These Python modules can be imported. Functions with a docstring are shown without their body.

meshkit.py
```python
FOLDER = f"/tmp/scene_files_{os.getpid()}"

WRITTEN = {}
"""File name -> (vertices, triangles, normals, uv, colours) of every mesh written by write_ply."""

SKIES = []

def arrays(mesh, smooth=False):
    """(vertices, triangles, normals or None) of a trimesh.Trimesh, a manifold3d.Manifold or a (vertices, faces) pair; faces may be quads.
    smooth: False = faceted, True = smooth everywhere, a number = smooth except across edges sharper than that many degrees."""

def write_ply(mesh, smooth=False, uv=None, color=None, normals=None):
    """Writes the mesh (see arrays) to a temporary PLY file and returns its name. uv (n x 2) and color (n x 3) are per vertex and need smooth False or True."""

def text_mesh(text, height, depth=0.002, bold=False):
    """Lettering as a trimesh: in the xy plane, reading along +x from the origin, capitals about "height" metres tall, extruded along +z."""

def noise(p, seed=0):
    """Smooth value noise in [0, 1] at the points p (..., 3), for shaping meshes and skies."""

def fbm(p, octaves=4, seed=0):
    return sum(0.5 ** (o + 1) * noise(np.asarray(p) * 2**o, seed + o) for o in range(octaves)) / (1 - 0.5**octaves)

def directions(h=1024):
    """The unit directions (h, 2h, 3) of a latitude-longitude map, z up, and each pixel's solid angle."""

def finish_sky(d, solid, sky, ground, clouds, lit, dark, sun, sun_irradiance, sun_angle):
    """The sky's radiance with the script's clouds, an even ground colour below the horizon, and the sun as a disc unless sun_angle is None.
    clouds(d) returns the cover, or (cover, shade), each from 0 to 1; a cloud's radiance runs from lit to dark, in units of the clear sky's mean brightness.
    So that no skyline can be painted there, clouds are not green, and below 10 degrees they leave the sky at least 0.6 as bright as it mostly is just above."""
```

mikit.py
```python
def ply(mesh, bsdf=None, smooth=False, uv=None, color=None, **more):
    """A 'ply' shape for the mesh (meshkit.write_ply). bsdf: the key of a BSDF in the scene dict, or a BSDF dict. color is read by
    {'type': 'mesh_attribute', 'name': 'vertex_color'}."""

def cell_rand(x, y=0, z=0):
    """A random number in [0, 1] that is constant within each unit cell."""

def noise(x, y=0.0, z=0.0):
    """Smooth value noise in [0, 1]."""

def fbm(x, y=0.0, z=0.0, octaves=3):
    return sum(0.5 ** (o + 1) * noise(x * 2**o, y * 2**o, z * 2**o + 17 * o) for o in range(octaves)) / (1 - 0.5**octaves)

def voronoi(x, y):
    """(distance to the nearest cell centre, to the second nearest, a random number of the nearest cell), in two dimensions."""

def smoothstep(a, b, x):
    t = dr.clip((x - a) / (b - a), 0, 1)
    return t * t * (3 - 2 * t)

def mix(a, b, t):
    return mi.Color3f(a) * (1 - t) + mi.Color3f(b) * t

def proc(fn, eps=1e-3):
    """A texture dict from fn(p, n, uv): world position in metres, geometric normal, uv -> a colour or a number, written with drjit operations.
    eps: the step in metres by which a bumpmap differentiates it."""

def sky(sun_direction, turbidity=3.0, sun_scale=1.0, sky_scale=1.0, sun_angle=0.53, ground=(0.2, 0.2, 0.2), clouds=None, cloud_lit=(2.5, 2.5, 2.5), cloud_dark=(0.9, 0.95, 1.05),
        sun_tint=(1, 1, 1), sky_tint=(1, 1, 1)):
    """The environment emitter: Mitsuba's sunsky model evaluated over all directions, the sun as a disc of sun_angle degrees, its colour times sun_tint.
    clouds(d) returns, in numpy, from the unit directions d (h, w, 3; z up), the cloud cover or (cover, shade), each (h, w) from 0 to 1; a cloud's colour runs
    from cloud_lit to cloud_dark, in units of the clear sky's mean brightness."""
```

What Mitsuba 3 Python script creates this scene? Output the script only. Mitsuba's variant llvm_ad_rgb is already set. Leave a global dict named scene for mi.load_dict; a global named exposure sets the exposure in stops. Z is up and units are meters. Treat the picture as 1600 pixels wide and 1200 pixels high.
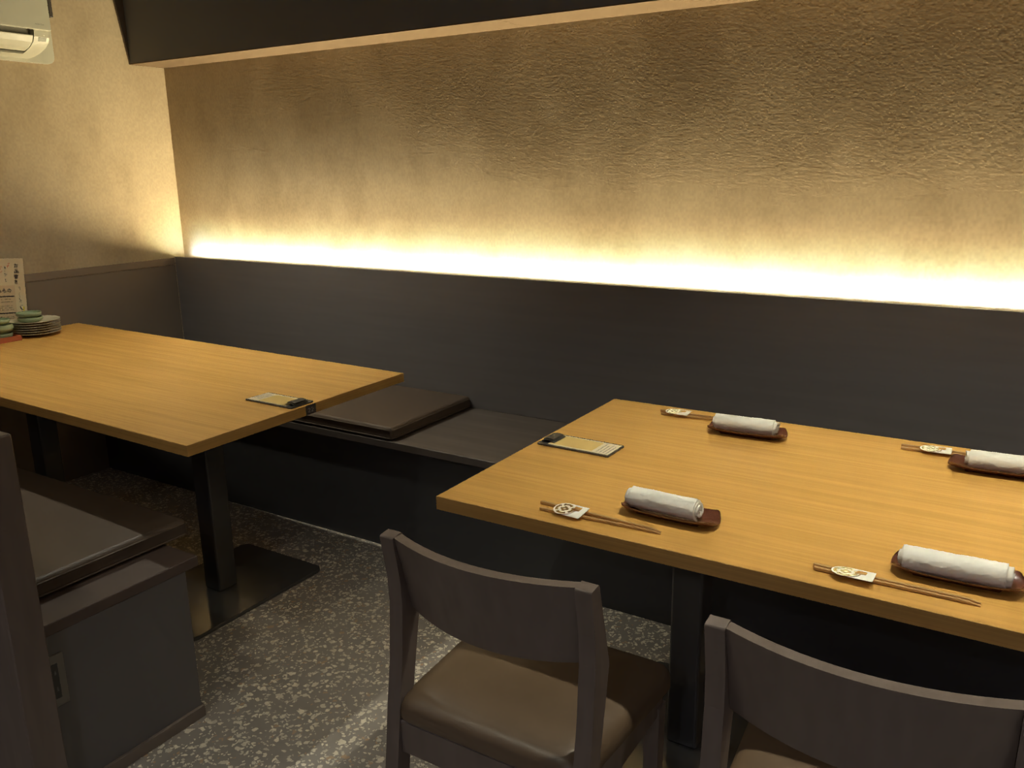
import math, random
import numpy as np
import trimesh
import manifold3d as m3
import drjit as dr
import mitsuba as mi
import mikit, meshkit
from mikit import proc, noise, fbm, voronoi, cell_rand, smoothstep, mix
from shapely.geometry import Polygon, LineString, Point, box as sbox
from shapely.ops import unary_union
from shapely import affinity

T = mi.ScalarTransform4f
random.seed(7)
rng = np.random.default_rng(7)
scene, labels = {'type': 'scene'}, {}

# ------------------------------------------------------------------ camera, light levels, exposure
exposure = 0.0
CAM = np.array([3.705, -2.7931, 1.3807])
YAW, PITCH, ROLL, FPX = math.radians(-32.034), math.radians(-14.436), math.radians(-0.8536), 1317.94
fw = np.array([math.sin(YAW) * math.cos(PITCH), math.cos(YAW) * math.cos(PITCH), math.sin(PITCH)])
rt = np.array([math.cos(YAW), -math.sin(YAW), 0.0])
up = np.cross(rt, fw)
up = -rt * math.sin(ROLL) + up * math.cos(ROLL)
scene['camera'] = {'type': 'perspective', 'fov': 2 * math.degrees(math.atan(800 / FPX)), 'fov_axis': 'x', 'near_clip': 0.05, 'far_clip': 60.0,
                   'to_world': T().look_at(origin=CAM.tolist(), target=(CAM + fw).tolist(), up=up.tolist())}
CEIL = 2.45
LED = (345.0, 294.0, 182.0)            # warm strip hidden in the slot behind the bench back
WARM, PLAIN = np.array([1.0, 0.97, 0.79]), np.array([1.0, 1.0, 1.12])   # lamps over the tables; lamps in the rest of the room, some added as fill
LAMPS = [  # x, y, radiance, colour, depth of the baffle
    (1.06, -0.84, 5900, WARM, .036), (3.36, -1.12, 6300, WARM, .050), (4.35, -1.12, 4600, WARM, .050),
    (2.15, -2.55, 1400, WARM, .014), (4.60, -2.55, 750, PLAIN, .016), (0.90, -3.90, 1000, PLAIN, .016), (3.9, -4.5, 6800, PLAIN, .016)]  # last pair: unseen lamps added to lift the dark areas
# radiance of a lens 22 mm in radius, set back by the last number inside a ring 34 mm in radius

# ------------------------------------------------------------------ materials
def rgb(*c): return {'type': 'rgb', 'value': list(c)}

def two(b): return {'type': 'twosided', 'bsdf': b}

def principled(key, color, rough=0.5, spec=0.5, **kw):
    scene[key] = two({'type': 'principled', 'base_color': color if isinstance(color, dict) else rgb(*color), 'roughness': rough, 'specular': spec, **kw})

def wallpaper(p, n, uv):
    u = p.x + p.y * 0.93
    cloud = fbm(u * 3.1, p.z * 2.4, 3.0, 4)
    brush = fbm(u * 8.0 + 1.5 * cloud, p.z * 5.0, 7.0, 4)
    fine = noise(u * 150, p.z * 110, 1.0)
    t = smoothstep(0.25, 0.75, 0.5 * cloud + 0.5 * brush)
    c = mix((0.285, 0.222, 0.142), (0.370, 0.297, 0.197), t)
    return c * (0.93 + 0.14 * fine)

def wallbump(p, n, uv):
    u = p.x + p.y * 0.93
    return noise(u * 190, p.z * 190, 2.0) + 0.5 * noise(u * 90, p.z * 90, 5.0)

scene['mat_wallpaper'] = two({'type': 'bumpmap', 'arbitrary': proc(wallbump, 8e-4), 'scale': 0.0003,
                              'bsdf': {'type': 'diffuse', 'reflectance': proc(wallpaper)}})

def terrazzo(p, n, uv):
    wx = p.x + 0.006 * noise(p.x * 160, p.y * 160)
    wy = p.y + 0.006 * noise(p.x * 160, p.y * 160, 9.0)
    base = mix((0.192, 0.170, 0.146), (0.226, 0.201, 0.175), fbm(p.x * 30, p.y * 30, 0.0, 2))
    out = base
    for sc, keep, gap in ((54.0, 0.23, 0.30), (80.0, 0.27, 0.28), (140.0, 0.22, 0.26)):
        d1, d2, r = voronoi(wx * sc + sc, wy * sc + 3.7 * sc)
        chip = smoothstep(gap, gap + 0.10, d2 - d1) * dr.select(r < keep, 1.0, 0.0)
        q = cell_rand(r * 917.0, 3.0)
        col = mix((0.42, 0.38, 0.305), (0.66, 0.60, 0.475), q)
        col = mi.Color3f(dr.select(r < keep * 0.10, mi.Color3f(0.32, 0.225, 0.14), col))
        out = out * (1 - chip) + col * chip
    return out

scene['mat_terrazzo'] = two({'type': 'principled', 'base_color': proc(terrazzo), 'roughness': 0.42, 'specular': 0.35})

def table_wood(p, n, uv):
    a = fbm(p.x * 1.6, p.y * 46.0, p.z * 46.0, 4)
    b = noise(p.x * 5.0, p.y * 210.0, p.z * 210.0)
    c = noise(p.x * 14.0, p.y * 620.0, p.z * 620.0)
    t = smoothstep(0.22, 0.80, 0.5 * a + 0.34 * b + 0.16 * c)
    return mix((0.475, 0.250, 0.058), (0.570, 0.314, 0.080), t)

scene['mat_table_wood'] = two({'type': 'principled', 'base_color': proc(table_wood), 'roughness': 0.40, 'specular': 0.38})

def shaded_edge_wood(p, n, uv):
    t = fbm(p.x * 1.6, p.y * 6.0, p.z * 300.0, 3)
    return mix((0.330, 0.180, 0.052), (0.420, 0.236, 0.072), t)  # darker than the top: stands in for dim light on the table edges

scene['mat_edge_shaded'] = two({'type': 'principled', 'base_color': proc(shaded_edge_wood), 'roughness': 0.45, 'specular': 0.3})

def dark_lam(p, n, uv):
    t = fbm(p.x * 3.0, p.y * 40.0, p.z * 40.0, 3)
    return mix((0.124, 0.114, 0.112), (0.150, 0.138, 0.136), t)

def seat_lam(p, n, uv):
    t = fbm(p.x * 3.0, p.y * 40.0, p.z * 40.0, 3)
    return mix((0.072, 0.060, 0.052), (0.094, 0.078, 0.068), t)

scene['mat_seat_board'] = two({'type': 'principled', 'base_color': proc(seat_lam), 'roughness': 0.42, 'specular': 0.35})
scene['mat_dark_laminate'] = two({'type': 'principled', 'base_color': proc(dark_lam), 'roughness': 0.42, 'specular': 0.35})
principled('mat_front_panel_shaded', (0.040, 0.040, 0.042), 0.5, 0.3)  # blackened to paint in the shade under seat and table
principled('mat_booth_board', (0.070, 0.050, 0.042), 0.5, 0.3)
principled('mat_booth_box', (0.095, 0.088, 0.084), 0.45, 0.3)
principled('mat_dark_panel', (0.115, 0.118, 0.128), 0.55, 0.25)
principled('mat_dado', (0.125, 0.100, 0.080), 0.5, 0.3)
principled('mat_dado_cap', (0.135, 0.103, 0.080), 0.45, 0.35)

def chair_wood_fn(p, n, uv):
    t = fbm(p.x * 60.0, p.y * 60.0, p.z * 6.0, 3)
    return mix((0.092, 0.070, 0.058), (0.116, 0.089, 0.075), t)

scene['mat_chair_wood'] = two({'type': 'principled', 'base_color': proc(chair_wood_fn), 'roughness': 0.40, 'specular': 0.4})

def vinyl_fn(p, n, uv):
    return mix((0.078, 0.051, 0.030), (0.096, 0.064, 0.039), fbm(p.x * 12, p.y * 12, p.z * 12, 3))

scene['mat_seat_vinyl'] = two({'type': 'principled', 'base_color': proc(vinyl_fn), 'roughness': 0.38, 'specular': 0.45})
principled('mat_cushion', (0.064, 0.046, 0.034), 0.42, 0.4)
principled('mat_cushion_piping', (0.075, 0.055, 0.040), 0.38, 0.45)
principled('mat_black_metal', (0.046, 0.046, 0.046), 0.16, 0.5)
principled('mat_black_plastic', (0.028, 0.027, 0.026), 0.35, 0.5)
principled('mat_clip_metal', (0.055, 0.055, 0.048), 0.30, 0.6, metallic=0.3)
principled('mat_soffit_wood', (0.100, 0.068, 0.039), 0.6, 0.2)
principled('mat_soffit_gap', (0.30, 0.21, 0.12), 0.7, 0.2)
principled('mat_ceiling', (0.045, 0.042, 0.040), 0.9, 0.1)
principled('mat_far_wall', (0.55, 0.55, 0.55), 0.8, 0.1)
principled('mat_slot', (0.55, 0.5, 0.42), 0.8, 0.1)
principled('mat_fixture', (0.55, 0.53, 0.5), 0.5, 0.3)
principled('mat_ac_white', (0.43, 0.415, 0.325), 0.35, 0.4)
principled('mat_ac_painted_shade', (0.33, 0.31, 0.24), 0.45, 0.3)  # darker copy of the casing colour, shade painted in
principled('mat_ac_dark', (0.05, 0.042, 0.036), 0.5, 0.3)
principled('mat_ac_grey', (0.25, 0.25, 0.20), 0.5, 0.3)
principled('mat_paper', (0.78, 0.76, 0.66), 0.8, 0.1)
principled('mat_menu_paper', (0.74, 0.64, 0.45), 0.7, 0.2)
principled('mat_menu_front', (0.66, 0.52, 0.34), 0.7, 0.2)
principled('mat_ink', (0.04, 0.03, 0.03), 0.7, 0.1)
principled('mat_red_ink', (0.52, 0.12, 0.05), 0.7, 0.1)
principled('mat_yellow_ink', (0.62, 0.50, 0.06), 0.7, 0.1)
principled('mat_slip_print', (0.66, 0.47, 0.17), 0.7, 0.1)
principled('mat_slip_grey', (0.40, 0.34, 0.28), 0.7, 0.1)
principled('mat_plate', (0.62, 0.58, 0.44), 0.16, 0.6)
principled('mat_plate_rim', (0.20, 0.13, 0.07), 0.2, 0.5)
principled('mat_leaf_mark', (0.10, 0.11, 0.07), 0.3, 0.5)
principled('mat_red_lacquer', (0.30, 0.075, 0.035), 0.35, 0.5)
principled('mat_label', (0.035, 0.027, 0.026), 0.5, 0.3)
principled('mat_label_text', (0.22, 0.20, 0.19), 0.6, 0.2)
principled('mat_outlet_plate', (0.16, 0.15, 0.135), 0.35, 0.5, metallic=0.6)
principled('mat_outlet_slot', (0.10, 0.10, 0.10), 0.5, 0.3)
principled('mat_outlet', (0.03, 0.03, 0.03), 0.4, 0.4)
scene['mat_foil'] = two({'type': 'roughconductor', 'material': 'Au', 'alpha': 0.05, 'distribution': 'ggx'})

def celadon(p, n, uv):
    return mix((0.19, 0.245, 0.140), (0.28, 0.33, 0.195), fbm(p.x * 30, p.y * 30, p.z * 60, 3))

scene['mat_celadon'] = two({'type': 'principled', 'base_color': proc(celadon), 'roughness': 0.14, 'specular': 0.6})

def lacquer(p, n, uv):
    return mix((0.062, 0.018, 0.010), (0.100, 0.031, 0.015), noise(p.x * 900, p.y * 900, p.z * 900))

scene['mat_lacquer'] = two({'type': 'principled', 'base_color': proc(lacquer), 'roughness': 0.14, 'specular': 0.6, 'clearcoat': 0.6, 'clearcoat_gloss': 0.9})

def stick_wood(p, n, uv):
    return mix((0.33, 0.185, 0.062), (0.46, 0.28, 0.105), fbm(p.x * 20, p.y * 700, p.z * 700, 2))

scene['mat_chopstick'] = two({'type': 'principled', 'base_color': proc(stick_wood), 'roughness': 0.45, 'specular': 0.3})

def terry(p, n, uv):
    return noise(p.x * 900, p.y * 900, p.z * 900) + 0.6 * noise(p.x * 420, p.y * 420, p.z * 420 + 4)

scene['mat_towel'] = two({'type': 'bumpmap', 'arbitrary': proc(terry, 3e-4), 'scale': 0.00035,
                          'bsdf': {'type': 'diffuse', 'reflectance': rgb(0.81, 0.785, 0.69)}})

# ------------------------------------------------------------------ helpers
def ph(shape_mesh, mat, smooth=False, **kw): return mikit.ply(shape_mesh, mat, smooth=smooth, **kw)

def nk(base):
    if base not in scene: return base
    k = 1
    while f'{base}_{k:03d}' in scene: k += 1
    return f'{base}_{k:03d}'

def part(parent, name, mesh, mat, smooth=False, label=None):
    key = nk(f'{parent}__{name}')
    scene[key] = ph(mesh, mat, smooth)
    if label: labels[key] = {'label': label}
    return key

used = set()
def thing(name, label, cat, group=None, kind=None):
    key, k = name, 0
    while key in used:
        k += 1
        key = f'{name}_{k:03d}'
    used.add(key)
    labels[key] = {'label': label}
    if cat: labels[key]['category'] = cat
    if group: labels[key]['group'] = group
    if kind: labels[key]['kind'] = kind
    return key

def single(name, mesh, mat, label, cat, group=None, kind=None, smooth=False):
    key = thing(name, label, cat, group, kind)
    scene[key] = ph(mesh, mat, smooth)
    return key

def bx(x0, x1, y0, y1, z0, z1, c=0.0):
    """A box with chamfered edges."""
    if x1 < x0: x0, x1 = x1, x0
    if y1 < y0: y0, y1 = y1, y0
    if z1 < z0: z0, z1 = z1, z0
    if c <= 0:
        m = trimesh.creation.box((x1 - x0, y1 - y0, z1 - z0))
        m.apply_translation(((x0 + x1) / 2, (y0 + y1) / 2, (z0 + z1) / 2))
        return m
    c = min(c, (x1 - x0) * .45, (y1 - y0) * .45, (z1 - z0) * .45)
    pts = []
    for a in (x0, x1):
        for b in (y0, y1):
            for d in (z0, z1):
                sx, sy, sz = (c if a == x0 else -c), (c if b == y0 else -c), (c if d == z0 else -c)
                pts += [(a, b + sy, d + sz), (a + sx, b, d + sz), (a + sx, b + sy, d)]
    return trimesh.convex.convex_hull(np.array(pts))

def rbox(x0, x1, y0, y1, z0, z1, r, seg=16):
    """A box with rounded edges: the hull of eight spheres."""
    r = min(r, (x1 - x0) * .49, (y1 - y0) * .49, (z1 - z0) * .49)
    s = m3.Manifold.sphere(r, seg)
    parts = [s.translate((a, b, d)) for a in (x0 + r, x1 - r) for b in (y0 + r, y1 - r) for d in (z0 + r, z1 - r)]
    m = m3.Manifold.batch_hull(parts).to_mesh()
    return trimesh.Trimesh(m.vert_properties[:, :3], m.tri_verts)

def cat(*ms): return trimesh.util.concatenate(list(ms))

def lathe(profile, n=48):
    return trimesh.creation.revolve(np.array(profile, float), sections=n)

def extrude(poly, h, z=0.0):
    geoms = [g for g in getattr(poly, 'geoms', [poly]) if g.area > 1e-12]
    ms = []
    for g in geoms:
        m = trimesh.creation.extrude_polygon(g, h, engine='earcut')
        ms.append(m)
    m = trimesh.util.concatenate(ms)
    m.apply_translation((0, 0, z))
    return m

def frame(o, ex, ey, ez):
    M = np.eye(4)
    M[:3, 0], M[:3, 1], M[:3, 2], M[:3, 3] = ex, ey, ez, o
    return M

def moved(m, M):
    m = m.copy()
    m.apply_transform(M)
    return m

def rotz(a, o=(0, 0, 0)):
    c, s = math.cos(a), math.sin(a)
    M = np.eye(4)
    M[:2, :2] = [[c, -s], [s, c]]
    M[:3, 3] = o
    return M

def loft(rings, closed_ends=True):
    """Skin over rings (k, n, 3) with fan caps."""
    R = np.array(rings)
    k, n = R.shape[:2]
    v = R.reshape(-1, 3)
    f = []
    for i in range(k - 1):
        for j in range(n):
            a, b = i * n + j, i * n + (j + 1) % n
            f += [(a, b, b + n), (a, b + n, a + n)]
    if closed_ends:
        c0, c1 = len(v), len(v) + 1
        v = np.vstack([v, R[0].mean(0), R[-1].mean(0)])
        for j in range(n):
            f += [(c0, (j + 1) % n, j), (c1, (k - 1) * n + j, (k - 1) * n + (j + 1) % n)]
    m = trimesh.Trimesh(v, np.array(f), process=False)
    if m.volume < 0: m.invert()
    return m

def rrect(hx0, hx1, y0, y1, r, n=8):
    """Outline of a rounded trapezoid: half width hx0 at y0 and hx1 at y1."""
    p = Polygon([(-hx0, y0), (hx0, y0), (hx1, y1), (-hx1, y1)]).buffer(-r).buffer(r, quad_segs=n)
    return p

def outline(poly, n):
    d = np.linspace(0, poly.exterior.length, n, endpoint=False)
    return np.array([poly.exterior.interpolate(t).coords[0] for t in d])

# ------------------------------------------------------------------ the room
XR, YF = 5.6, -5.2
single('floor', bx(-0.3, XR + .3, YF - .3, 0.3, -0.1, 0.0), 'mat_terrazzo', 'grey-brown terrazzo floor with cream stone chips', 'floor', kind='structure')
single('ceiling', bx(-0.3, XR + .3, YF - .3, 0.3, CEIL, CEIL + .1), 'mat_ceiling', 'dark matt ceiling above the dining tables', 'ceiling', kind='structure')
single('wall_back', bx(-0.3, XR + .3, 0.0, 0.2, 0.0, CEIL), 'mat_wallpaper', 'long taupe mottled wall lit from below behind the wall bench', 'wall', kind='structure')
single('wall_left', bx(-0.2, 0.0, YF - .3, 0.0, 0.0, CEIL), 'mat_wallpaper', 'short taupe mottled wall at the left that carries the air conditioner', 'wall', kind='structure')
single('wall_right', bx(XR, XR + .2, YF - .3, 0.0, 0.0, CEIL), 'mat_far_wall', 'grey wall at the right end of the room', 'wall', kind='structure')
single('wall_front', bx(-0.3, XR + .3, YF - .2, YF, 0.0, CEIL), 'mat_far_wall', 'grey wall behind the camera', 'wall', kind='structure')

# soffit along the back wall: a dark fascia with a pale board under it
SY, SZ = -0.187, 1.870
tr = thing('trim_1', 'dark boxed soffit along the top of the back wall with a pale wooden underside', 'soffit', kind='structure')
part(tr, 'fascia', bx(0.0005, XR - .0005, SY, SY + 0.02, SZ + .0005, CEIL - .0005), 'mat_dark_panel', label='dark matt fascia board')
JX = 2.04
gapm = 0.0012
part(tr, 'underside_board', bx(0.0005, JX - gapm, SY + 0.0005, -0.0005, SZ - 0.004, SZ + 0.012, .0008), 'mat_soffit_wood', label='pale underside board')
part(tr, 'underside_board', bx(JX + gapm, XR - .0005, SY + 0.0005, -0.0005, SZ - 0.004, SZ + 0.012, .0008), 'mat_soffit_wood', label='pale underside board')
wedge = extrude(Polygon([(SY - .0002, SZ + .003), (SY - .0002, CEIL - .001), (SY - 0.094, CEIL - .001)]), 0.010)
part(tr, 'scribe_strip', moved(wedge, frame((0.0005, 0, 0), (0, 1, 0), (0, 0, 1), (1, 0, 0))), 'mat_dado', label='tapering brown filler strip on the left wall')

# dado along the left wall
DT = 0.005
BY, BZ = -0.0635, 0.9674
tr2 = thing('trim_2', 'dark brown panelling along the foot of the left wall', 'panelling', kind='structure')
part(tr2, 'panel', bx(0.0002, DT, YF + .001, BY - .0005, 0.0005, BZ - 0.040), 'mat_dado')
part(tr2, 'cap_rail', bx(0.0002, DT + .0015, YF + .001, BY - .0005, BZ - 0.0385, BZ - 0.005, .001), 'mat_dado_cap', label='thin brown top rail')

# ------------------------------------------------------------------ wall bench with the light slot
SEAT = 0.4274
BF = -0.5745
KICK = -0.5590
bench = thing('wall_bench', 'long dark brown built-in bench along the lit back wall with a tall back panel', 'bench')
part(bench, 'back_panel', bx(DT + .002, XR - .002, BY, BY + 0.012, SEAT + .0005, BZ, .0012), 'mat_dark_laminate', label='tall dark back panel')
part(bench, 'seat_board', bx(DT + .002, XR - .002, BF, BY + .026, SEAT - 0.028, SEAT, .002), 'mat_seat_board', label='dark seat board')
part(bench, 'front_panel', bx(DT + .002, XR - .002, KICK, KICK + 0.02, 0.0005, SEAT - 0.0285), 'mat_front_panel_shaded', label='front panel coloured black for the shade under the seat')
part(bench, 'slot_floor', bx(DT + .002, XR - .002, BY + .0125, -0.0005, 0.925, 0.940), 'mat_slot', label='pale floor of the light slot')
led = thing('light_strip', 'warm glowing light strip hidden behind the top of the wall bench', 'light')
part(led, 'channel', bx(0.03, XR - .03, -0.047, -0.023, 0.9405, 0.9605), 'mat_fixture')
strip = trimesh.Trimesh([(0.07, -.045, .961), (XR - .03, -.045, .961), (XR - .03, -.025, .961), (0.07, -.025, .961)], [(0, 1, 2), (0, 2, 3)], process=False)
k = part(led, 'diffuser', strip, 'mat_fixture', label='glowing strip')
scene[k]['emitter'] = {'type': 'area', 'radiance': rgb(*LED), 'sampling_weight': 5.0}

def seat_cushion(label, x0, x1, y0, y1, z0, h, tilt=0.0):
    c = thing('seat_cushion', label, 'cushion')
    m = rbox(x0, x1, y0, y1, z0 + .001, z0 + h, 0.014, 20)
    m = m.subdivide_to_size(0.06)
    v = m.vertices.copy()
    tx = np.clip((v[:, 0] - x0) / (x1 - x0), 0, 1); ty = np.clip((v[:, 1] - y0) / (y1 - y0), 0, 1)
    crown = 0.006 * np.sqrt(np.clip(16 * tx * (1 - tx) * ty * (1 - ty), 0, 1))
    v[:, 2] += crown * (v[:, 2] - z0) / h
    m.vertices = v
    part(c, 'cover', m, 'mat_cushion', smooth=35)
    for zz in (z0 + .010, z0 + h - .010):
        loop = outline(rrect((x1 - x0) / 2 + .0005, (x1 - x0) / 2 + .0005, y0 - .0005, y1 + .0005, .014), 160)
        pts = np.c_[loop[:, 0] + (x0 + x1) / 2, loop[:, 1], np.full(len(loop), zz)]
        a = np.linspace(0, 2 * np.pi, 8, endpoint=False)
        rings = []
        for i in range(len(pts)):
            t = pts[(i + 1) % len(pts)] - pts[i - 1]; t /= np.linalg.norm(t)
            nrm = np.array([t[1], -t[0], 0])
            rings.append(pts[i] + 0.0022 * (np.cos(a)[:, None] * nrm + np.sin(a)[:, None] * np.array([0, 0, 1])))
        rings.append(rings[0])
        part(c, 'piping', loft(rings, False), 'mat_cushion_piping', smooth=True)
    return c

seat_cushion('flat dark brown cushion lying on the wall bench behind the left table', 0.55, 1.802, -0.572, BY - .004, SEAT, 0.050)

# ------------------------------------------------------------------ the bench on the near side of the left table (left edge of the photo)
ob = thing('booth_bench', 'dark brown booth bench with a tall back slab at the left edge of the photo', 'bench')
OX = 1.985
part(ob, 'seat_board', bx(0.02, OX + .001, -1.972, -1.556, 0.413, 0.441, .002), 'mat_booth_board', label='brown seat board')
part(ob, 'box', bx(0.02, OX - .003, -1.972, -1.594, 0.0005, 0.4125), 'mat_booth_box', label='dark end and front of the seat box')
part(ob, 'plinth', cat(bx(OX - .0025, OX + .007, -1.972, -1.590, 0.0005, 0.032, .001), bx(0.02, OX - .003, -1.5935, -1.588, 0.0005, 0.032)), 'mat_dado', label='thin dark skirting strip')
part(ob, 'back_slab', bx(0.02, 2.035, -2.045, -1.9745, 0.0005, 0.889, .003), 'mat_chair_wood', label='tall dark brown back slab')
o = part(ob, 'outlet_plate', bx(OX - .0025, OX + .001, -1.990 + .0165, -1.922, 0.242, 0.366, .001), 'mat_outlet_plate', label='grey metal outlet plate')
part(o, 'socket', bx(OX + .0008, OX + .0022, -1.9725, -1.938, 0.262, 0.346, .0005), 'mat_outlet', label='black socket insert')
for zz in (0.285, 0.325):
    part(o, 'slot', cat(bx(OX + .0018, OX + .0026, -1.957, -1.9535, zz - .005, zz + .005), bx(OX + .0018, OX + .0026, -1.947, -1.9435, zz - .005, zz + .005)), 'mat_outlet_slot')
seat_cushion('flat dark brown cushion lying on the booth bench at the left edge', 0.75, 1.868, -1.966, -1.490, 0.441, 0.050)

# ------------------------------------------------------------------ tables
def table(label, corners, th, colx, coly, plate):
    t = thing('dining_table', label, 'table')
    c = 0.0010
    P0 = Polygon(corners)
    P = P0.buffer(-.0013, join_style=2)
    pts = [(x, y, z) for poly, zs in ((P, (0.72 - th + c, 0.72 - c)), (P.buffer(-c, join_style=2), (0.72 - th, 0.72))) for x, y in list(poly.exterior.coords)[:-1] for z in zs]
    part(t, 'tabletop', trimesh.convex.convex_hull(np.array(pts)), 'mat_table_wood', label='pale straight-grained wooden top')
    part(t, 'shaded_edge', extrude(P0.difference(P0.buffer(-.0012, join_style=2)), th - .0012, .72 - th + .0004), 'mat_edge_shaded', label='wooden edging with dim light put into its darker brown')
    hx, hy = plate
    for i, X in enumerate(colx):
        base = rrect(hx, hx, -hy, hy, 0.03)
        base = extrude(base, 0.010)
        top2 = extrude(rrect(hx - .002, hx - .002, -hy + .002, hy - .002, 0.03), 0.002, 0.010)
        b = cat(base, top2); b.apply_translation((X, coly, 0.0005))
        part(t, 'base_plate', b, 'mat_black_metal', label='glossy black base plate')
        part(t, 'leg', rbox(X - .038, X + .038, coly - .038, coly + .038, 0.0128, 0.6745, 0.008, 12), 'mat_black_metal', smooth=30, label='black column leg')
        part(t, 'bracket', bx(X - .13, X + .13, coly - .28, coly + .28, 0.675, 0.72 - th - .0008, .003), 'mat_black_metal', label='black steel bracket')
    return t

TL = table('pale wooden dining table at the left with a number label on its end',
           [(0.012, -1.478), (1.957, -1.5305), (1.948, -0.6655), (0.012, -0.6147)], 0.0297, (1.470, 0.50), -1.105, (0.200, 0.280))
TR = table('pale wooden dining table at the right laid with four rolled towels',
           [(2.697, -1.4866), (4.63, -1.4866), (4.63, -0.6179), (2.697, -0.6179)], 0.0297, (3.105, 4.22), -1.05, (0.200, 0.280))
def on_left(m): return m
lab = extrude(rrect(.0195, .0195, -.0140, .0140, .002), 0.0012)
M = frame((1.9529, -1.1005, 0.7055), (0, 1, 0), (0, 0, 1), (1, 0, 0))
lk = part(TL, 'number_label', on_left(moved(lab, M)), 'mat_label', label='black table number label')
tx = meshkit.text_mesh('22', 0.0135, 0.0004)
tx.apply_translation((-tx.bounds[:, 0].mean(), -tx.bounds[:, 1].mean(), 0))
part(lk, 'number', on_left(moved(tx, frame((1.9542, -1.1015, 0.7045), (0, 1, 0), (0, 0, 1), (1, 0, 0)))), 'mat_label_text', label='white figures 22')

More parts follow.
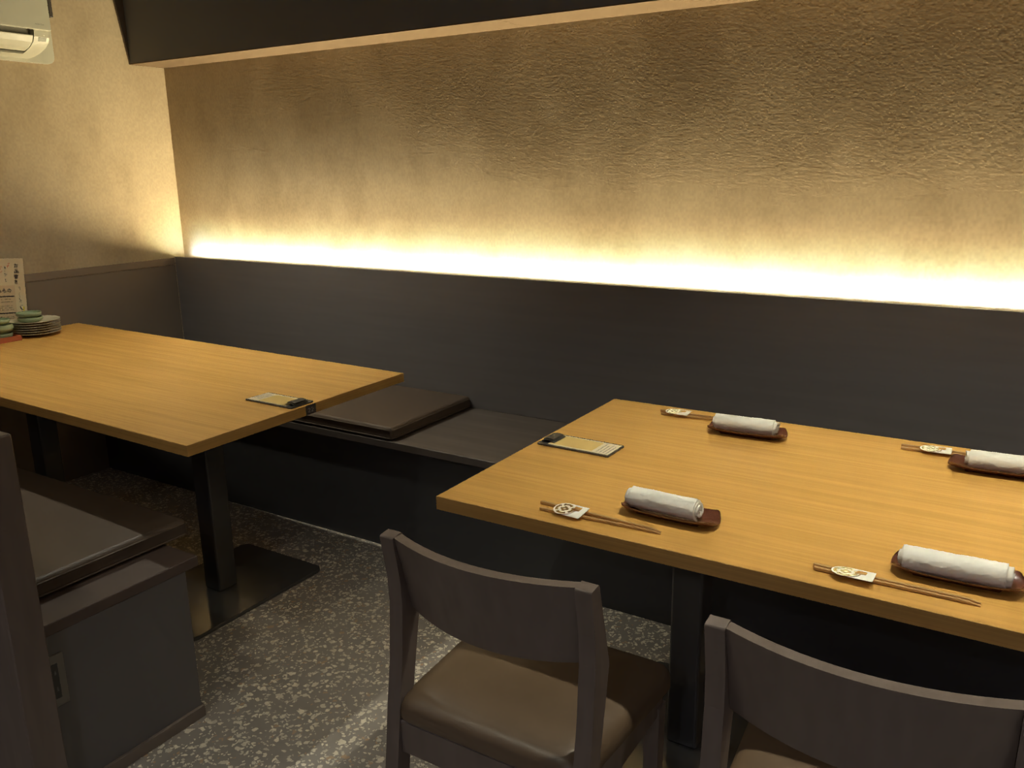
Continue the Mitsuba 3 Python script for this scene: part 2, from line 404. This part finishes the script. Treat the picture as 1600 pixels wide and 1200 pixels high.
# ------------------------------------------------------------------ chairs
def chair(label, cx, dy=0.0):
    c = thing('dining_chair', label, 'chair')
    def at(m): return moved(m, rotz(0, (cx, dy, 0)))
    front = [(-1.755, 0.0005), (-1.697, .404), (-1.674, .531), (-1.664, .582), (-1.683, .660), (-1.7055, .7455)]
    rear = [(-1.7335, .7425), (-1.718, .655), (-1.7155, .60), (-1.7235, .49), (-1.737, .40), (-1.787, 0.0005)]
    prof = Polygon(front + rear).buffer(-.004).buffer(.004, quad_segs=4)
    for s in (-1, 1):
        p = extrude(prof, 0.030)
        p = moved(p, frame((s * 0.1975 - .015, 0, 0), (0, 1, 0), (0, 0, 1), (1, 0, 0)))
        part(c, 'back_leg', at(p), 'mat_chair_wood', smooth=25)
        x0 = s * 0.187
        ring = []
        for z, h in ((0.0005, .013), (0.335, .017)):
            ring.append([(x0 - h, -1.392 - h, z), (x0 + h, -1.392 - h, z), (x0 + h, -1.392 + h, z), (x0 - h, -1.392 + h, z)])
        part(c, 'front_leg', at(loft(ring)), 'mat_chair_wood')
    # curved backrest, bulging away from the sitter
    n = 41
    xs = np.linspace(-.1822, .1822, n)
    rings = []
    for x in xs:
        bul = 0.040 * (1 - (x / .1822) ** 2)
        lower = 0.588 - 0.010 * (1 - (x / .1822) ** 2)
        sec = []
        for z, yf, yr in ((lower, -1.669, -1.688), (0.66, -1.6865, -1.7065), (0.7425, -1.707, -1.729)):
            sec.append((x, yf - bul, z, yr - bul))
        loop = [(x, s[1], s[2]) for s in sec] + [(x, s[3], s[2]) for s in reversed(sec)]
        rings.append(loop)
    part(c, 'backrest', at(loft(rings)), 'mat_chair_wood', smooth=30, label='curved dark brown backrest')
    # upholstered seat
    o = rrect(.197, .222, -1.742, -1.362, .035)
    ctr = np.array([0, -1.55])
    rings = []
    for inset, z in ((.004, .375), (.0, .380), (.0, .394), (.003, .405), (.010, .415), (.022, .4225), (.040, .427), (.075, .4305), (.13, .432)):
        q = outline(o.buffer(-inset) if inset < .03 else affinity.scale(o, 1 - inset / .2, 1 - inset / .2), 120)
        a = np.arctan2(q[:, 1] - ctr[1], q[:, 0] - ctr[0])
        q = q[np.argsort(a)]
        tgt = np.linspace(-np.pi, np.pi, 120, endpoint=False)
        aa = np.sort(a)
        aw = np.r_[aa - 2 * np.pi, aa, aa + 2 * np.pi]; qw = np.vstack([q, q, q])
        q = np.c_[np.interp(tgt, aw, qw[:, 0]), np.interp(tgt, aw, qw[:, 1])]
        rings.append(np.c_[q, np.full(120, z)])
    part(c, 'seat', at(loft(rings)), 'mat_seat_vinyl', smooth=40, label='brown vinyl seat')
    fr = cat(bx(-.183, .183, -1.738, -1.716, .305, .3745, .002), bx(-.17, .17, -1.392, -1.372, .315, .3745, .002),
             bx(-.200, -.178, -1.71, -1.38, .315, .3745, .002), bx(.178, .200, -1.71, -1.38, .315, .3745, .002))
    part(c, 'seat_frame', at(fr), 'mat_chair_wood')
    return c

chair('low-backed dark brown chair with brown vinyl seat, its whole backrest in view', 2.968)
chair('low-backed dark brown chair in the lower right corner, cut off by the photo edge', 3.572, 0.002)

# ------------------------------------------------------------------ table settings
def towel(label, a, b, r, seed, ang0):
    """A rolled terry towel: a spiral sheet with a little telescoping at its ends."""
    a, b = np.array(a, float), np.array(b, float)
    L = np.linalg.norm(b - a)
    ex = (b - a) / L
    ez = np.array([0, 0, 1.0]); ey = np.cross(ez, ex)
    th, turns = 0.0042, r / 0.0044 - 0.6
    N, Mx = 320, 90
    tt = np.linspace(0, turns * 2 * np.pi, N)
    rad = r - 0.0044 * tt / (2 * np.pi)
    ph_ = ang0 - tt
    ext = 0.5 * L * (0.925 + 0.075 * np.clip(tt / (2 * np.pi) - .55, 0, 1.0) + 0.012 * np.sin(tt * 1.7 + seed))
    off = 0.0022 * np.sin(tt * 0.5 + seed * 1.3)
    s = np.linspace(-1, 1, Mx)
    def sheet(dr_):
        X = s[None, :] * ext[:, None] + off[:, None]
        R = np.maximum(rad[:, None] + dr_, 0.0006) + 0 * X
        P = np.stack([X, R * np.cos(ph_)[:, None] * 1.06, R * np.sin(ph_)[:, None] * 0.95], -1)
        nn = meshkit.fbm(np.stack([X * 70, P[..., 1] * 70, P[..., 2] * 70], -1) + seed * 9.1, 3, seed) - .5
        ff = meshkit.noise(P * 300 + seed, seed + 3) - .5
        edge = np.clip((1 - np.abs(s)) * 9, 0, 1)[None, :]
        k = 1 + (0.0020 * nn * edge + 0.0016 * ff) / np.maximum(R, .004)
        P[..., 1] *= k; P[..., 2] *= k
        return P
    A, B = sheet(0.0), sheet(-th)
    v = np.vstack([A.reshape(-1, 3), B.reshape(-1, 3)])
    idx = np.arange(N * Mx).reshape(N, Mx)
    q = np.stack([idx[:-1, :-1], idx[1:, :-1], idx[1:, 1:], idx[:-1, 1:]], -1).reshape(-1, 4)
    f = [q, q[:, ::-1] + N * Mx]
    for col in (0, Mx - 1):
        e = np.stack([idx[:-1, col], idx[1:, col], idx[1:, col] + N * Mx, idx[:-1, col] + N * Mx], -1)
        f.append(e)
    e = np.stack([idx[0, :-1], idx[0, 1:], idx[0, 1:] + N * Mx, idx[0, :-1] + N * Mx], -1)
    f.append(e)
    f = np.vstack(f)
    f = np.vstack([f[:, [0, 1, 2]], f[:, [0, 2, 3]]])
    m = trimesh.Trimesh(v, f, process=False)
    zmin = v[:, 2].min()
    o = (a + b) / 2
    m.apply_transform(frame((o[0], o[1], o[2] - zmin), ex, ey, ez))
    return single('rolled_towel', m, 'mat_towel', label, 'towel', 'rolled towels on the right table', smooth=True)

def towel_tray(label, cx, cy, ang):
    """Lacquered boat-shaped tray with upturned edges."""
    hx, hy = 0.0985, 0.0395
    def surf(dz, sc):
        U, V = np.meshgrid(np.linspace(-1, 1, 61), np.linspace(-1, 1, 25), indexing='ij')
        w = hy * (0.80 + 0.20 * np.cos(U * 1.25)) / 1.0
        X = hx * U * (1 - 0.030 * V ** 2)
        Y = w * V
        corner = np.clip(np.abs(U) - .84, 0, 1) / .16
        Y = Y * (1 - 0.34 * (1 - np.sqrt(np.maximum(1 - corner ** 2, 0))))
        X = X - hx * np.sign(U) * 0.045 * corner * V ** 4
        Z = 0.0032 + 0.0135 * np.abs(V) ** 2.0 * (1 - .25 * corner ** 2) + 0.0070 * np.abs(U) ** 4
        Zb = np.where((np.abs(U) < .66) & (np.abs(V) < .42), 0.0, Z - 0.0026)
        return np.stack([X, Y, Z if dz else np.minimum(Zb, Z - .0022)], -1)
    A, B = surf(True, 1), surf(False, 1)
    n0, n1 = A.shape[:2]
    idx = np.arange(n0 * n1).reshape(n0, n1)
    q = np.stack([idx[:-1, :-1], idx[1:, :-1], idx[1:, 1:], idx[:-1, 1:]], -1).reshape(-1, 4)
    K = n0 * n1
    f = [q, q[:, ::-1] + K]
    border = np.r_[idx[:, 0], idx[-1, 1:], idx[-2::-1, -1], idx[0, -2:0:-1]]
    nb = np.roll(border, -1)
    f.append(np.stack([border, border + K, nb + K, nb], -1))
    m = trimesh.Trimesh(np.vstack([A.reshape(-1, 3), B.reshape(-1, 3)]), np.vstack([np.vstack(f)[:, [0, 1, 2]], np.vstack(f)[:, [0, 2, 3]]]), process=False)
    m.apply_transform(rotz(math.radians(ang), (cx, cy, 0.7203)))
    return single('towel_tray', m, 'mat_lacquer', label, 'tray', 'lacquered towel trays on the right table', smooth=35)

def chopstick(label, a, b, w0=0.0062, w1=0.0046):
    a, b = np.array([*a, 0]), np.array([*b, 0])
    L = np.linalg.norm(b - a); ex = (b - a) / L; ey = np.array([-ex[1], ex[0], 0])
    rings = []
    for t, cut in ((0, 0), (.02, 0), (.5, 0), (.93, 0), (1.0, 1)):
        w = (w0 + (w1 - w0) * t) / 2
        h = (0.0068 - 0.0014 * t)
        if t == 0: w *= .85
        hh = h if not cut else h * .28
        c = min(.0012, hh * .3)
        prof = [(-w + c, 0), (w - c, 0), (w, c), (w, hh - c), (w - c, hh), (-w + c, hh), (-w, hh - c), (-w, c)]
        o = a + ex * L * t
        rings.append([o + ey * u + np.array([0, 0, v]) for u, v in prof])
    m = loft(rings)
    m.apply_translation((0, 0, 0.7203))
    return single('chopstick', m, 'mat_chopstick', label, 'chopstick', 'wooden chopsticks on the right table')

def band(label, x, y, ang, tilt, mat='mat_foil', z=0.7295):
    """Paper sleeve with a die-cut round crest; local u to the right, v away from the camera."""
    t = thing('chopstick_band', label, 'paper band', 'paper chopstick bands on the right table')
    c0 = Point(.022, .023)
    body = unary_union([c0.buffer(.0225, 32), sbox(.022, .0005, .066, .0455)])
    body = body.difference(sbox(.0375, .0245, .053, .0405))
    arc = c0.buffer(.0232, 32).difference(c0.buffer(.0212, 32)).intersection(Polygon([(.022, .023), (.06, .026), (.06, -.02), (.022, -.02)]))
    body = body.difference(arc)
    quat = unary_union([Point(.022 + dx, .023 + dy).buffer(.0062, 12) for dx, dy in ((.0062, 0), (-.0062, 0), (0, .0062), (0, -.0062))])
    lobes = []
    for k_ in range(4):
        a = math.radians(45 + 0 + 90 * k_ + 45)
        mo = c0.buffer(.0190, 32).difference(quat.buffer(.0020))
        sect = Polygon([(.022, .023)] + [(.022 + .05 * math.cos(a + d), .023 + .05 * math.sin(a + d)) for d in np.linspace(-.62, .62, 9)])
        lobes.append(mo.intersection(sect))
    foil = unary_union(lobes)
    inner = unary_union([Point(.022 + dx, .023 + dy).buffer(.0040, 10) for dx, dy in ((.0050, 0), (-.0050, 0), (0, .0050), (0, -.0050))] + [Point(.022, .023).buffer(.005, 12)]).difference(Point(.022, .023).buffer(.0028, 12))
    Rx = np.eye(4); ca, sa = math.cos(math.radians(tilt)), math.sin(math.radians(tilt))
    Rx[1:3, 1:3] = [[ca, -sa], [sa, ca]]
    C = np.eye(4); C[1, 3] = -.023
    M = rotz(math.radians(ang), (x, y, z)) @ Rx @ C
    part(t, 'sleeve', moved(extrude(body, .0005), M), 'mat_paper')
    part(t, 'crest', moved(extrude(unary_union([foil.intersection(body), inner]), .00015, .0005), M), mat, label='gold foil flower crest')
    return t

sets = [
    # tray centre, angle, towel ends, chopsticks, band
    dict(n='near left', tray=(3.157, -1.350, -1.5), tw=((3.070, -1.345), (3.217, -1.352)), ca=((2.907, -1.4135), (3.169, -1.4235)), cb=((2.922, -1.4430), (3.172, -1.4315)), band=(2.950, -1.4320, -4, 7.0), a0=-1.7),
    dict(n='far left', tray=(3.132, -0.770, 2.0), tw=((3.050, -0.776), (3.206, -0.765)), ca=((2.866, -0.680), (3.126, -0.672)), cb=((2.879, -0.706), (3.128, -0.681)), band=(2.886, -0.691, 1, 2.0), a0=-1.2),
    dict(n='near right', tray=(3.652, -1.356, 1.5), tw=((3.567, -1.3615), (3.729, -1.3565)), ca=((3.443, -1.4235), (3.692, -1.4235)), cb=((3.446, -1.4350), (3.692, -1.4330)), band=(3.474, -1.4355, 0, -6.0), a0=-2.1),
    dict(n='far right', tray=(3.684, -0.772, 3.0), tw=((3.620, -0.779), (3.772, -0.770)), ca=((3.478, -0.679), (3.737, -0.668)), cb=((3.480, -0.702), (3.738, -0.680)), band=(3.520, -0.695, 2, 2.0), a0=-1.5),
]
WHERE = {'near left': 'nearest the whole chair', 'far left': 'at the far left setting', 'near right': 'nearest the cut-off chair', 'far right': 'at the far right setting'}
for i, s in enumerate(sets):
    w = WHERE[s['n']]
    towel_tray(f'glossy brown lacquer tray under the rolled towel {w}', *s['tray'])
    zt = 0.7203 + 0.0052
    towel(f'white rolled terry towel on the tray {w}', (*s['tw'][0], zt), (*s['tw'][1], zt), 0.0226, i + 1, s['a0'])
    chopstick(f'wooden chopstick, the far one of the pair {w}', *s['ca'])
    chopstick(f'wooden chopstick, the near one of the pair {w}', *s['cb'])
    band(f'white paper chopstick band with a round crest {w}', *s['band'])

def clipboard(label, M, flip):
    """Black bill board with a slip and a lever clip; local x along its length (0.195), y across (0.092)."""
    t = thing('bill_clipboard', label, 'clipboard')
    Lx, Ly = 0.195, 0.090
    b = extrude(rrect(Lx / 2, Lx / 2, -Ly / 2, Ly / 2, .006), .0034, .0003)
    part(t, 'board', moved(b, M), 'mat_black_plastic', label='black board')
    ps = sbox(-Lx / 2 + .028, -Ly / 2 + .006, Lx / 2 - .004, Ly / 2 - .006)
    slip = part(t, 'slip', moved(extrude(ps, .0008, .0038), M), 'mat_menu_paper', label='cream bill slip')
    part(slip, 'print', moved(extrude(sbox(-Lx / 2 + .030, -Ly / 2 + .012, Lx / 2 - .050, Ly / 2 - .010), .0001, .0046), M), 'mat_slip_print', label='ochre printed field')
    lines = [sbox(Lx / 2 - .040 + .009 * j, -Ly / 2 + .012, Lx / 2 - .037 + .009 * j, Ly / 2 - .014 - .010 * (j % 2)) for j in range(4)]
    part(slip, 'lettering', moved(extrude(unary_union(lines), .0001, .0046), M), 'mat_slip_grey', label='grey lines of small print')
    # clip: a bent plate, a curled lever and two side wings
    th = np.linspace(0, 1, 15)
    prof_o = [(-.000, .0048), (.006, .0085), (.016, .0105), (.026, .0085), (.034, .0050)]
    path = LineString([(-Lx / 2 + .006 + a, c) for a, c in prof_o]).buffer(.0011, cap_style=2)
    cl = extrude(path, .056)
    part(t, 'clip', moved(moved(cl, frame((0, -.028 + .056, 0), (1, 0, 0), (0, 0, 1), (0, -1, 0))), M), 'mat_clip_metal', smooth=30, label='dark metal clip')
    lev = m3.Manifold.hull_points(np.array([(x, y, z) for y in (-.024, .024) for x, z in ((.004, .0095), (.018, .0120), (.030, .0108), (.034, .0085), (.030, .0082), (.004, .0080))], float)).to_mesh()
    lv = trimesh.Trimesh(lev.vert_properties[:, :3], lev.tri_verts); lv.apply_translation((-Lx / 2 + .004, 0, .0022))
    part(t, 'lever', moved(lv, M), 'mat_black_plastic', label='black clip lever')
    return t

MR = rotz(math.radians(-1.2), (2.8085, -1.0505, 0.7201))
clipboard('black bill clipboard with a cream slip on the right table', MR, False)
ML = rotz(math.radians(180 - 1.0), (1.846, -1.120, 0.7201))
clipboard('black bill clipboard with a cream slip at the right end of the left table', ML, True)

# ------------------------------------------------------------------ condiments, plates and menu at the wall end of the left table
PX, PY = 0.122, -0.868
for i in range(6):
    z0 = 0.7203 + 0.0098 * i
    word = ['bottom plate', 'second plate from the bottom', 'third plate from the bottom', 'third plate from the top', 'second plate from the top', 'top plate'][i]
    t = thing('plate', f'cream side plate, {word} of the stack on the left table', 'plate', 'stacked side plates')
    m = lathe([(0, .0062), (.056, .0064), (.078, .0118), (.0945, .0168), (.0962, .0166), (.0962, .0150), (.0940, .0138), (.076, .0086), (.060, .0050), (0, .0050)], 64)
    m.apply_translation((PX, PY, z0))
    part(t, 'dish', m, 'mat_plate', smooth=40)
    m = lathe([(0, .0040), (.050, .0040), (.052, .0003), (.056, .0003), (.058, .0040), (.074, .0074), (.0915, .0124), (.0910, .0130), (.075, .0083), (.060, .0048), (0, .0048)], 64)
    m.apply_translation((PX, PY, z0))
    part(t, 'underside', m, 'mat_plate_rim', smooth=40, label='brown underside and foot')  # darker brown below the cream dish
    if i == 5:
        for k_, a in enumerate((0.35, 2.6, 4.6)):
            for dd in (-.12, .12):
                lf = trimesh.creation.icosphere(2, 1.0); lf.apply_scale((.0085, .0034, .0006))
                lf.apply_transform(rotz(a + 5 * dd, (PX + .075 * math.cos(a + dd), PY + .075 * math.sin(a + dd), z0 + .0114)))
                part(t, 'leaf_mark', lf, 'mat_leaf_mark', smooth=True, label='dark green painted leaf')

def small_dish(label, x, y, z, r, h, bulge):
    o = [(0, .0008), (r * .62, .0008), (r * .66, 0), (r * .72, .0006), (r * (.93 + bulge), h * .35), (r * (1.0 + bulge), h * .62), (r * .985, h * .93), (r * .955, h), (r * .92, h * .95), (r * .90, h * .6), (r * .6, h * .30), (0, h * .26)]
    m = lathe(o, 48); m.apply_translation((x, y, z))
    return single('sauce_dish', m, 'mat_celadon', label, 'dish', smooth=50)

zp = 0.7203 + 0.0098 * 5 + 0.0066
small_dish('celadon green sauce dish, lower of the two on the plates', 0.106, -0.877, zp, .048, .0205, .02)
small_dish('celadon green sauce dish, upper of the two on the plates', 0.106, -0.880, zp + .0207, .048, .0205, .02)

tm = thing('condiment_tray', 'low red lacquer tray holding celadon dishes at the left edge of the photo', 'tray')
tp = sbox(0.045, -1.26, 0.192, -0.968)
part(tm, 'bottom', extrude(tp, .004, .7204), 'mat_red_lacquer')
part(tm, 'edge', extrude(tp.difference(tp.buffer(-.006, join_style=2)), .0165, .7244), 'mat_red_lacquer', label='upright red edge')
small_dish('celadon green dish, lowest of the three stacked on the red tray', 0.122, -1.018, .7250, .048, .026, .0)
small_dish('round celadon green bowl in the middle of the stack on the red tray', 0.122, -1.016, .7508, .050, .036, .06)
small_dish('celadon green dish, topmost of the three stacked on the red tray', 0.120, -1.018, .787, .045, .021, .02)

# the standing menu: hand-drawn brush strokes
def strokes(lines, size, width):
    return unary_union([LineString([(x * size, -y * size) for x, y in l]).buffer(width * size, cap_style=1, quad_segs=3) for l in lines])

GLYPH = {  # unit squares, y downwards
    'o': [[(.15, .28), (.62, .25)], [(.36, .08), (.37, .72), (.30, .82), (.18, .74), (.24, .60), (.50, .48), (.74, .54), (.78, .72), (.62, .84), (.52, .84)], [(.74, .20), (.86, .34)]],
    'shina': [[(.32, .10), (.68, .10), (.68, .40), (.32, .40), (.32, .10)], [(.08, .54), (.42, .54), (.42, .90), (.08, .90), (.08, .54)], [(.56, .54), (.92, .54), (.92, .90), (.56, .90), (.56, .54)]],
    'kaki': [[(.22, .12), (.76, .12), (.74, .34)], [(.06, .23), (.94, .23)], [(.22, .34), (.76, .34)], [(.49, .03), (.49, .54)], [(.18, .44), (.80, .44)], [(.06, .54), (.94, .54)], [(.28, .64), (.72, .64), (.72, .95), (.28, .95), (.28, .64)], [(.28, .79), (.72, .79)]],
    'ki': [[(.22, .24), (.72, .18)], [(.20, .42), (.78, .35)], [(.42, .06), (.68, .60)], [(.68, .60), (.40, .58)], [(.26, .66), (.30, .84), (.50, .90), (.68, .86)]],
    'no': [[(.54, .24), (.44, .62), (.30, .78), (.18, .66), (.20, .42), (.40, .22), (.62, .22), (.80, .40), (.78, .64), (.58, .84)]],
    'mi': [[(.22, .20), (.52, .18), (.34, .60), (.20, .78), (.12, .66), (.30, .54), (.84, .70)], [(.74, .42), (.70, .70), (.56, .90)]],
    'mo': [[(.44, .10), (.36, .62), (.46, .84), (.66, .84), (.78, .68), (.74, .56)], [(.20, .32), (.62, .32)], [(.18, .54), (.60, .54)]],
}
def glyph(g, x, y, size, w=.055):
    return affinity.translate(strokes(GLYPH[g], size, w), x, y)

menu = thing('standing_menu', 'upright paper menu with black and red Japanese writing behind the plates on the left table', 'menu')
a_m = math.radians(4)
ey_ = np.array([math.sin(a_m) * 1.0, math.cos(a_m), 0])         # along the sheet, towards the right in the photo
en_ = np.cross(ey_, (0, 0, 1)); en_ = en_ if en_[0] > 0 else -en_
# sheet coordinates: s from 0 (right edge) to the left negative, z up
lean = 0.03
ezl = np.array([-lean, 0.085, 1.0]); ezl /= np.linalg.norm(ezl)
ey_ = ey_ - ezl * (ey_ @ ezl); ey_ /= np.linalg.norm(ey_)
en_ = np.cross(ey_, ezl); en_ /= np.linalg.norm(en_)
OM = np.array([0.046, -0.858, 0.7275])
MM = frame(OM, ey_, ezl, en_)
W, H = 0.210, 0.309
part(menu, 'back_sheet', moved(extrude(sbox(-W, .004, 0, H), .0012), MM), 'mat_menu_paper', label='cream menu sheet')
part(menu, 'stand', bx(.030, .062, -1.072, -.852, .7203, .7268, .002), 'mat_red_lacquer', label='low stand under the sheet')
fs = part(menu, 'front_sheet', moved(extrude(sbox(-W + .004, .006, -.043, .196), .0012, .0014), MM), 'mat_menu_front', label='smaller tan drinks menu')
ink, red = [], []
for j, g in enumerate(('o', 'shina', 'kaki', 'ki')):
    ink.append(glyph(g, -.0400 - .0015 * j + (.002 if j == 1 else 0), H - .022 - .0225 * j, .0190, .075))
r2 = np.random.default_rng(3)
def tiny_column(x, y0, y1, w, dens=.62):
    out = []
    y = y0
    while y > y1:
        h = w * r2.uniform(.7, 1.1)
        for _ in range(3):
            if r2.random() < dens:
                px, py = x + r2.uniform(-.4, .1) * w, y - r2.uniform(0, .9) * h
                dx, dy = (w * r2.uniform(.3, .8), r2.uniform(-.1, .1) * w) if r2.random() < .6 else (r2.uniform(-.1, .1) * w, -h * r2.uniform(.3, .7))
                out.append(LineString([(px, py), (px + dx, py + dy)]).buffer(w * .09, quad_segs=1))
        y -= h * 1.12
    return out
ink += tiny_column(-.076, H - .034, H - .095, .0085)
ink += tiny_column(-.118, H - .026, H - .090, .0085)
ink += tiny_column(-.138, H - .026, H - .100, .0085)
red += tiny_column(-.090, H - .030, H - .056, .009, .9)
red += tiny_column(-.062, H - .020, H - .036, .011, 1.0)
red.append(Point(-.114, H - .082).buffer(.0065, 8))
ink += tiny_column(-.0255, .188, .110, .0085, .5)
ink += tiny_column(-.0225, .112, .012, .0115, 1.0)
part(menu, 'writing', moved(extrude(unary_union(ink), .0002, .0012), MM), 'mat_ink', label='black brush writing')
part(menu, 'red_writing', moved(extrude(unary_union(red), .0002, .0012), MM), 'mat_red_ink', label='red writing and seal')
part(menu, 'yellow_strip', moved(extrude(sbox(-.017, .008, -.0105, .105), .0002, .0012), MM), 'mat_yellow_ink', label='yellow side strip')
fi = []
for j, g in enumerate(('no', 'mi', 'mo', 'no')):
    fi.append(glyph(g, -.1230 + .0195 * j - .012, .1855, .021, .065))
for y in (.148, .078, .018):
    fi.append(sbox(-W + .008, y, -.047, y + .0052))
for y in (.138, .127, .110, .102, .094, .064, .058, .034, .028):
    for x in np.arange(-W + .012, -.058, .0048):
        if r2.random() < .72: fi.append(sbox(x, y, x + .0036, y + .0019))
part(fs, 'lettering', moved(extrude(unary_union(fi), .0002, .0026), MM), 'mat_ink', label='dark headings and price lines')
part(fs, 'seal', moved(extrude(Point(-.112, .050).buffer(.007, 8), .0002, .0026), MM), 'mat_red_ink', label='orange red stamp')

for k in [k for k in scene if k.startswith(menu) and k.split('__')[-1] in ('writing', 'red_writing', 'lettering')]:
    labels[k]['kind'] = 'stuff'

# ------------------------------------------------------------------ air conditioner on the left wall
ac = thing('air_conditioner', 'cream wall-mounted air conditioner at the top left corner of the photo', 'air conditioner')
Y0, Y1 = -1.46, -0.672     # its two ends
def along(poly, ya, yb):    # profile in (x, z), extruded along y
    m = extrude(poly, abs(yb - ya))
    return moved(m, frame((0, max(ya, yb), 0), (1, 0, 0), (0, 0, 1), (0, -1, 0)))
curve = [(.198, 1.930), (.196, 1.912), (.182, 1.892), (.155, 1.874), (.11, 1.858), (.06, 1.849), (.032, 1.846)]
full = Polygon([(.004, 1.846)] + curve[::-1] + [(.198, 1.934), (.198, 2.15), (.17, 2.165), (.004, 2.165)])
core = Polygon([(.004, 1.866), (.09, 1.872), (.135, 1.892), (.158, 1.912), (.166, 1.934), (.166, 2.15), (.16, 2.155), (.004, 2.155)])
YC = Y1 - .062
part(ac, 'end_cap', along(full, YC, Y1), 'mat_ac_white', smooth=25, label='rounded cream end piece')
part(ac, 'body', along(core, Y0, YC - .0005), 'mat_ac_painted_shade', smooth=25, label='inner body with shade put into its colour')
part(ac, 'front_panel', along(Polygon([(.1985, 1.937), (.212, 1.9375), (.2135, 1.942), (.2135, 2.145), (.205, 2.165), (.1985, 2.165)]), Y0, Y1 + .001), 'mat_ac_white', smooth=25, label='flat front panel')
fl = [(.190, 1.914), (.179, 1.894), (.152, 1.877), (.118, 1.866)]
flp = LineString(fl).buffer(.0035, quad_segs=4)
part(ac, 'louver', along(flp, Y0, YC - .003), 'mat_ac_white', smooth=40, label='curved air louver')
part(ac, 'lower_lip', along(Polygon([(.004, 1.845), (.05, 1.846), (.105, 1.853), (.100, 1.862), (.004, 1.8655)]), Y0, YC - .001), 'mat_ac_white', smooth=30)
bp = rrect(.46, .46, 1.833, 2.17, .030)
b = extrude(bp, .022); 
part(ac, 'back_plate', moved(b, frame((0.0004, -0.557 - .46, 0), (0, 1, 0), (0, 0, 1), (1, 0, 0))), 'mat_ac_white', smooth=30, label='mounting plate behind the unit')
part(ac, 'side_strip', bx(.0004, .03, -0.5565, -0.541, 2.022, 2.17, .002), 'mat_ac_dark', label='dark side strip')  # dark block beside the mounting plate
dsp = bx(-.0003, .0006, -.016, .016, -.008, .008)
part(ac, 'display', moved(moved(dsp, np.eye(4)), frame((.1910, Y1 - .028, 1.9035), (.82, 0, -.57), (0, 1, 0), (.57, 0, .82))), 'mat_ac_grey', label='small grey display window')
btn = trimesh.creation.cylinder(.0032, .0012, sections=16)
part(ac, 'button', moved(btn, frame((.1967, Y1 - .022, 1.9195), (0, 1, 0), (-.25, 0, .97), (.97, 0, .25))), 'mat_paper', label='small round button')
marks = unary_union([sbox(.0062 * j, 0, .0062 * j + .0042, .0042) for j in range(6)]).difference(unary_union([Point(.0062 * j + .0021, .0021).buffer(.0011, 4) for j in range(6)]))
part(ac, 'maker_mark', moved(extrude(marks, .0002), frame((.2136, Y1 - .062, 1.9545), (0, 1, 0), (0, 0, 1), (1, 0, 0))), 'mat_ac_grey', label='tiny grey lettering')

# ------------------------------------------------------------------ recessed ceiling lamps, the last pair added as fill
for i, (x, y, p, colour, deep) in enumerate(LAMPS):
    lm = thing('ceiling_lamp', ('recessed ceiling lamp over the left table', 'recessed ceiling lamp over the left half of the right table', 'recessed ceiling lamp over the right half of the right table', 'recessed ceiling lamp over the open floor before the booth bench', 'recessed ceiling lamp above the cut-off chair', 'added unseen fill lamp in the room behind the booth bench', 'added unseen fill lamp near the wall behind the camera')[i], 'lamp', 'recessed ceiling lamps')
    tube = lathe([(.047, -.001), (.060, -.001), (.060, -.004), (.034, -.010), (.034, deep), (.050, deep), (.050, .0)], 40)
    # the housing hangs just below the ceiling plane
    tube.apply_translation((x, y, CEIL - deep - .0005))
    part(lm, 'housing', tube, 'mat_fixture', smooth=30)
    d = lathe([(0, 0), (.022, 0), (.022, .003), (0, .003)], 32)
    d.apply_translation((x, y, CEIL - .0045))
    k = part(lm, 'lens', d, 'mat_fixture', label='glowing lens')
    scene[k]['emitter'] = {'type': 'area', 'radiance': rgb(*(colour * p)), 'sampling_weight': 0.7}
